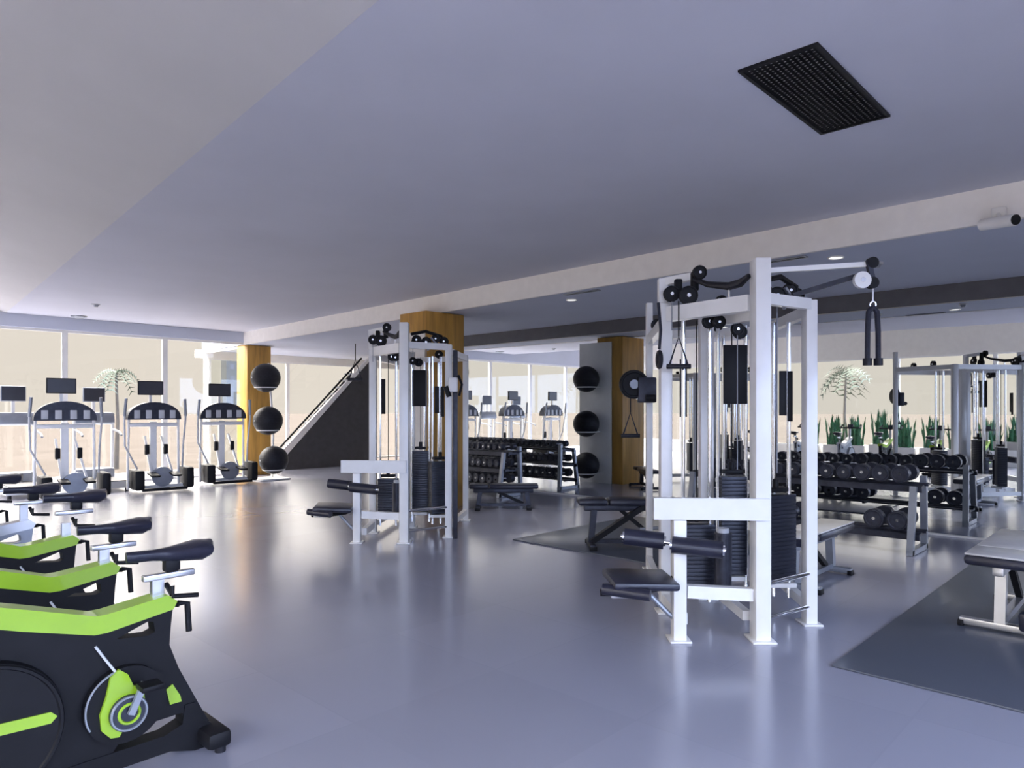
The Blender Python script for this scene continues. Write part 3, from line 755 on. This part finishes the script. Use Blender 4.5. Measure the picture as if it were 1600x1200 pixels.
bench('pale-topped flat bench half hidden behind the right side of the near cable machine', (5.92, 2.22, 0), 0, 1.15, .30, .43, 0, frame='grey', top='paletop')
b2 = bench('dark adjustable bench with diagonal strut on the mat behind the near machine', (6.0, 4.1, 0), -A, 1.05, .27, .50, .012, frame='iron')
MB().bar((.25, -.02, .48), (-.38, -.04, .06), .09, .05).build('ladder_strut', 'black', b2)
MB().tube([(.1, -.12, .2), (.3, -.15, .22), (.45, -.15, .32)], .018).build('adjustment_bar', 'grey', b2)
bench('low dark bench standing before the left dumbbell rack', (7.15, 7.0, 0), -A, 1.0, .26, .36, 0, frame='iron')

# ------------------------------------------------------------ plants at the left windows (seen in the mirror)
pp = thing('potted_plant', '', 'plant', (0, 0, 0), 0, 'upright leafy plants along the left windows')
MB().box((0, 0, .22), (.5, .36, .44), bev=.015).build('planter', 'planter', pp)
m = MB()
for k in range(46):
    x = random.uniform(-.22, .22); y = random.uniform(-.14, .14); h = random.uniform(.45, .95); a = random.uniform(0, PI)
    lx, ly = random.uniform(-.10, .10), random.uniform(-.12, .12); wd = random.uniform(.02, .035)
    dx, dy = math.cos(a)*wd, math.sin(a)*wd; prev = None
    for s in range(6):
        u = s/5; ww = (1-.35*abs(u-.4)) if s < 5 else .06; q = u*u
        c = Vector((x+lx*q, y+ly*q, .42+h*u))
        cur = (m.bm.verts.new(c+Vector((-dx, -dy, 0))*ww), m.bm.verts.new(c+Vector((dy, -dx, 0))*ww*.3), m.bm.verts.new(c+Vector((dx, dy, 0))*ww))
        if prev:
            m.bm.faces.new((prev[0], prev[1], cur[1], cur[0])); m.bm.faces.new((prev[1], prev[2], cur[2], cur[1]))
        prev = cur
m.build('foliage', 'leaf', pp)
for i in range(10):
    c = pp if i == 0 else copy_tree(pp)
    c.location = (-2.95+random.uniform(-.05, .05), 2.3+i*.62, 0); c.rotation_euler = (0, 0, PI/2+(PI if i % 2 else 0)); s = random.uniform(.88, 1.08); c.scale = (1, 1, s)
    c['label'] = 'green plant in a pale planter, %s from the %s end of the mirrored row' % ((ORD[i], 'right') if i < 5 else (ORD[9-i], 'left'))
    if i == 0: c['label'] = 'green plant in a pale planter at the right end of the mirrored row'
    if i == 9: c['label'] = 'green plant in a pale planter at the left end of the mirrored row'
def tree(loc, h, r, label):
    t = thing('palm_tree', label, 'tree', loc)
    MB().tube([(0, 0, 0), (.05, .03, h*.5), (.0, 0, h)], .05, radii=[.07, .045, .03]).build('trunk', 'trunk', t)
    m = MB()
    for k in range(16):
        a = 2*PI*k/16+random.uniform(-.2, .2); up = random.uniform(.1, .8); pts = []
        for s in range(9):
            u = s/8; pts.append(Vector((math.cos(a)*r*u, math.sin(a)*r*u, h+up*r*u*1.3-r*1.1*u*u)))
        for s in range(1, 9):
            for sg in (-1, 1):
                b_ = pts[s]; sd = Vector((-math.sin(a), math.cos(a), -.4))*sg*r*.3; fw = (pts[s]-pts[s-1])
                m.bm.faces.new([m.bm.verts.new(q) for q in (b_, b_+fw*.35, b_+sd+fw*.9)])
        m.tube(pts, .008, 4)
    m.build('fronds', 'frond', t)
tree((-8, 8.6, -.2), 2.9, .75, 'small green palm outside the left windows, seen faintly in the mirror')
tree((6.4, 21, -.2), 2.6, .5, 'small palm outside the far windows above the middle cross trainer')
tw = thing('tower', 'slender blue-grey tower far outside, above the right cross trainer', 'building', (54.5, 120, -.2))
MB().box((0, 0, 6), (2.0, 2.0, 12.5)).build('shaft', 'tower', tw)
MB().box((0, 0, 12.4), (2.4, 2.4, .6)).build('cornice', 'tower', tw)
m = MB()
for k in range(5): m.box((0, -1.01, 3+k*2), (.7, .04, .9))
m.build('window_openings', 'screen', tw)
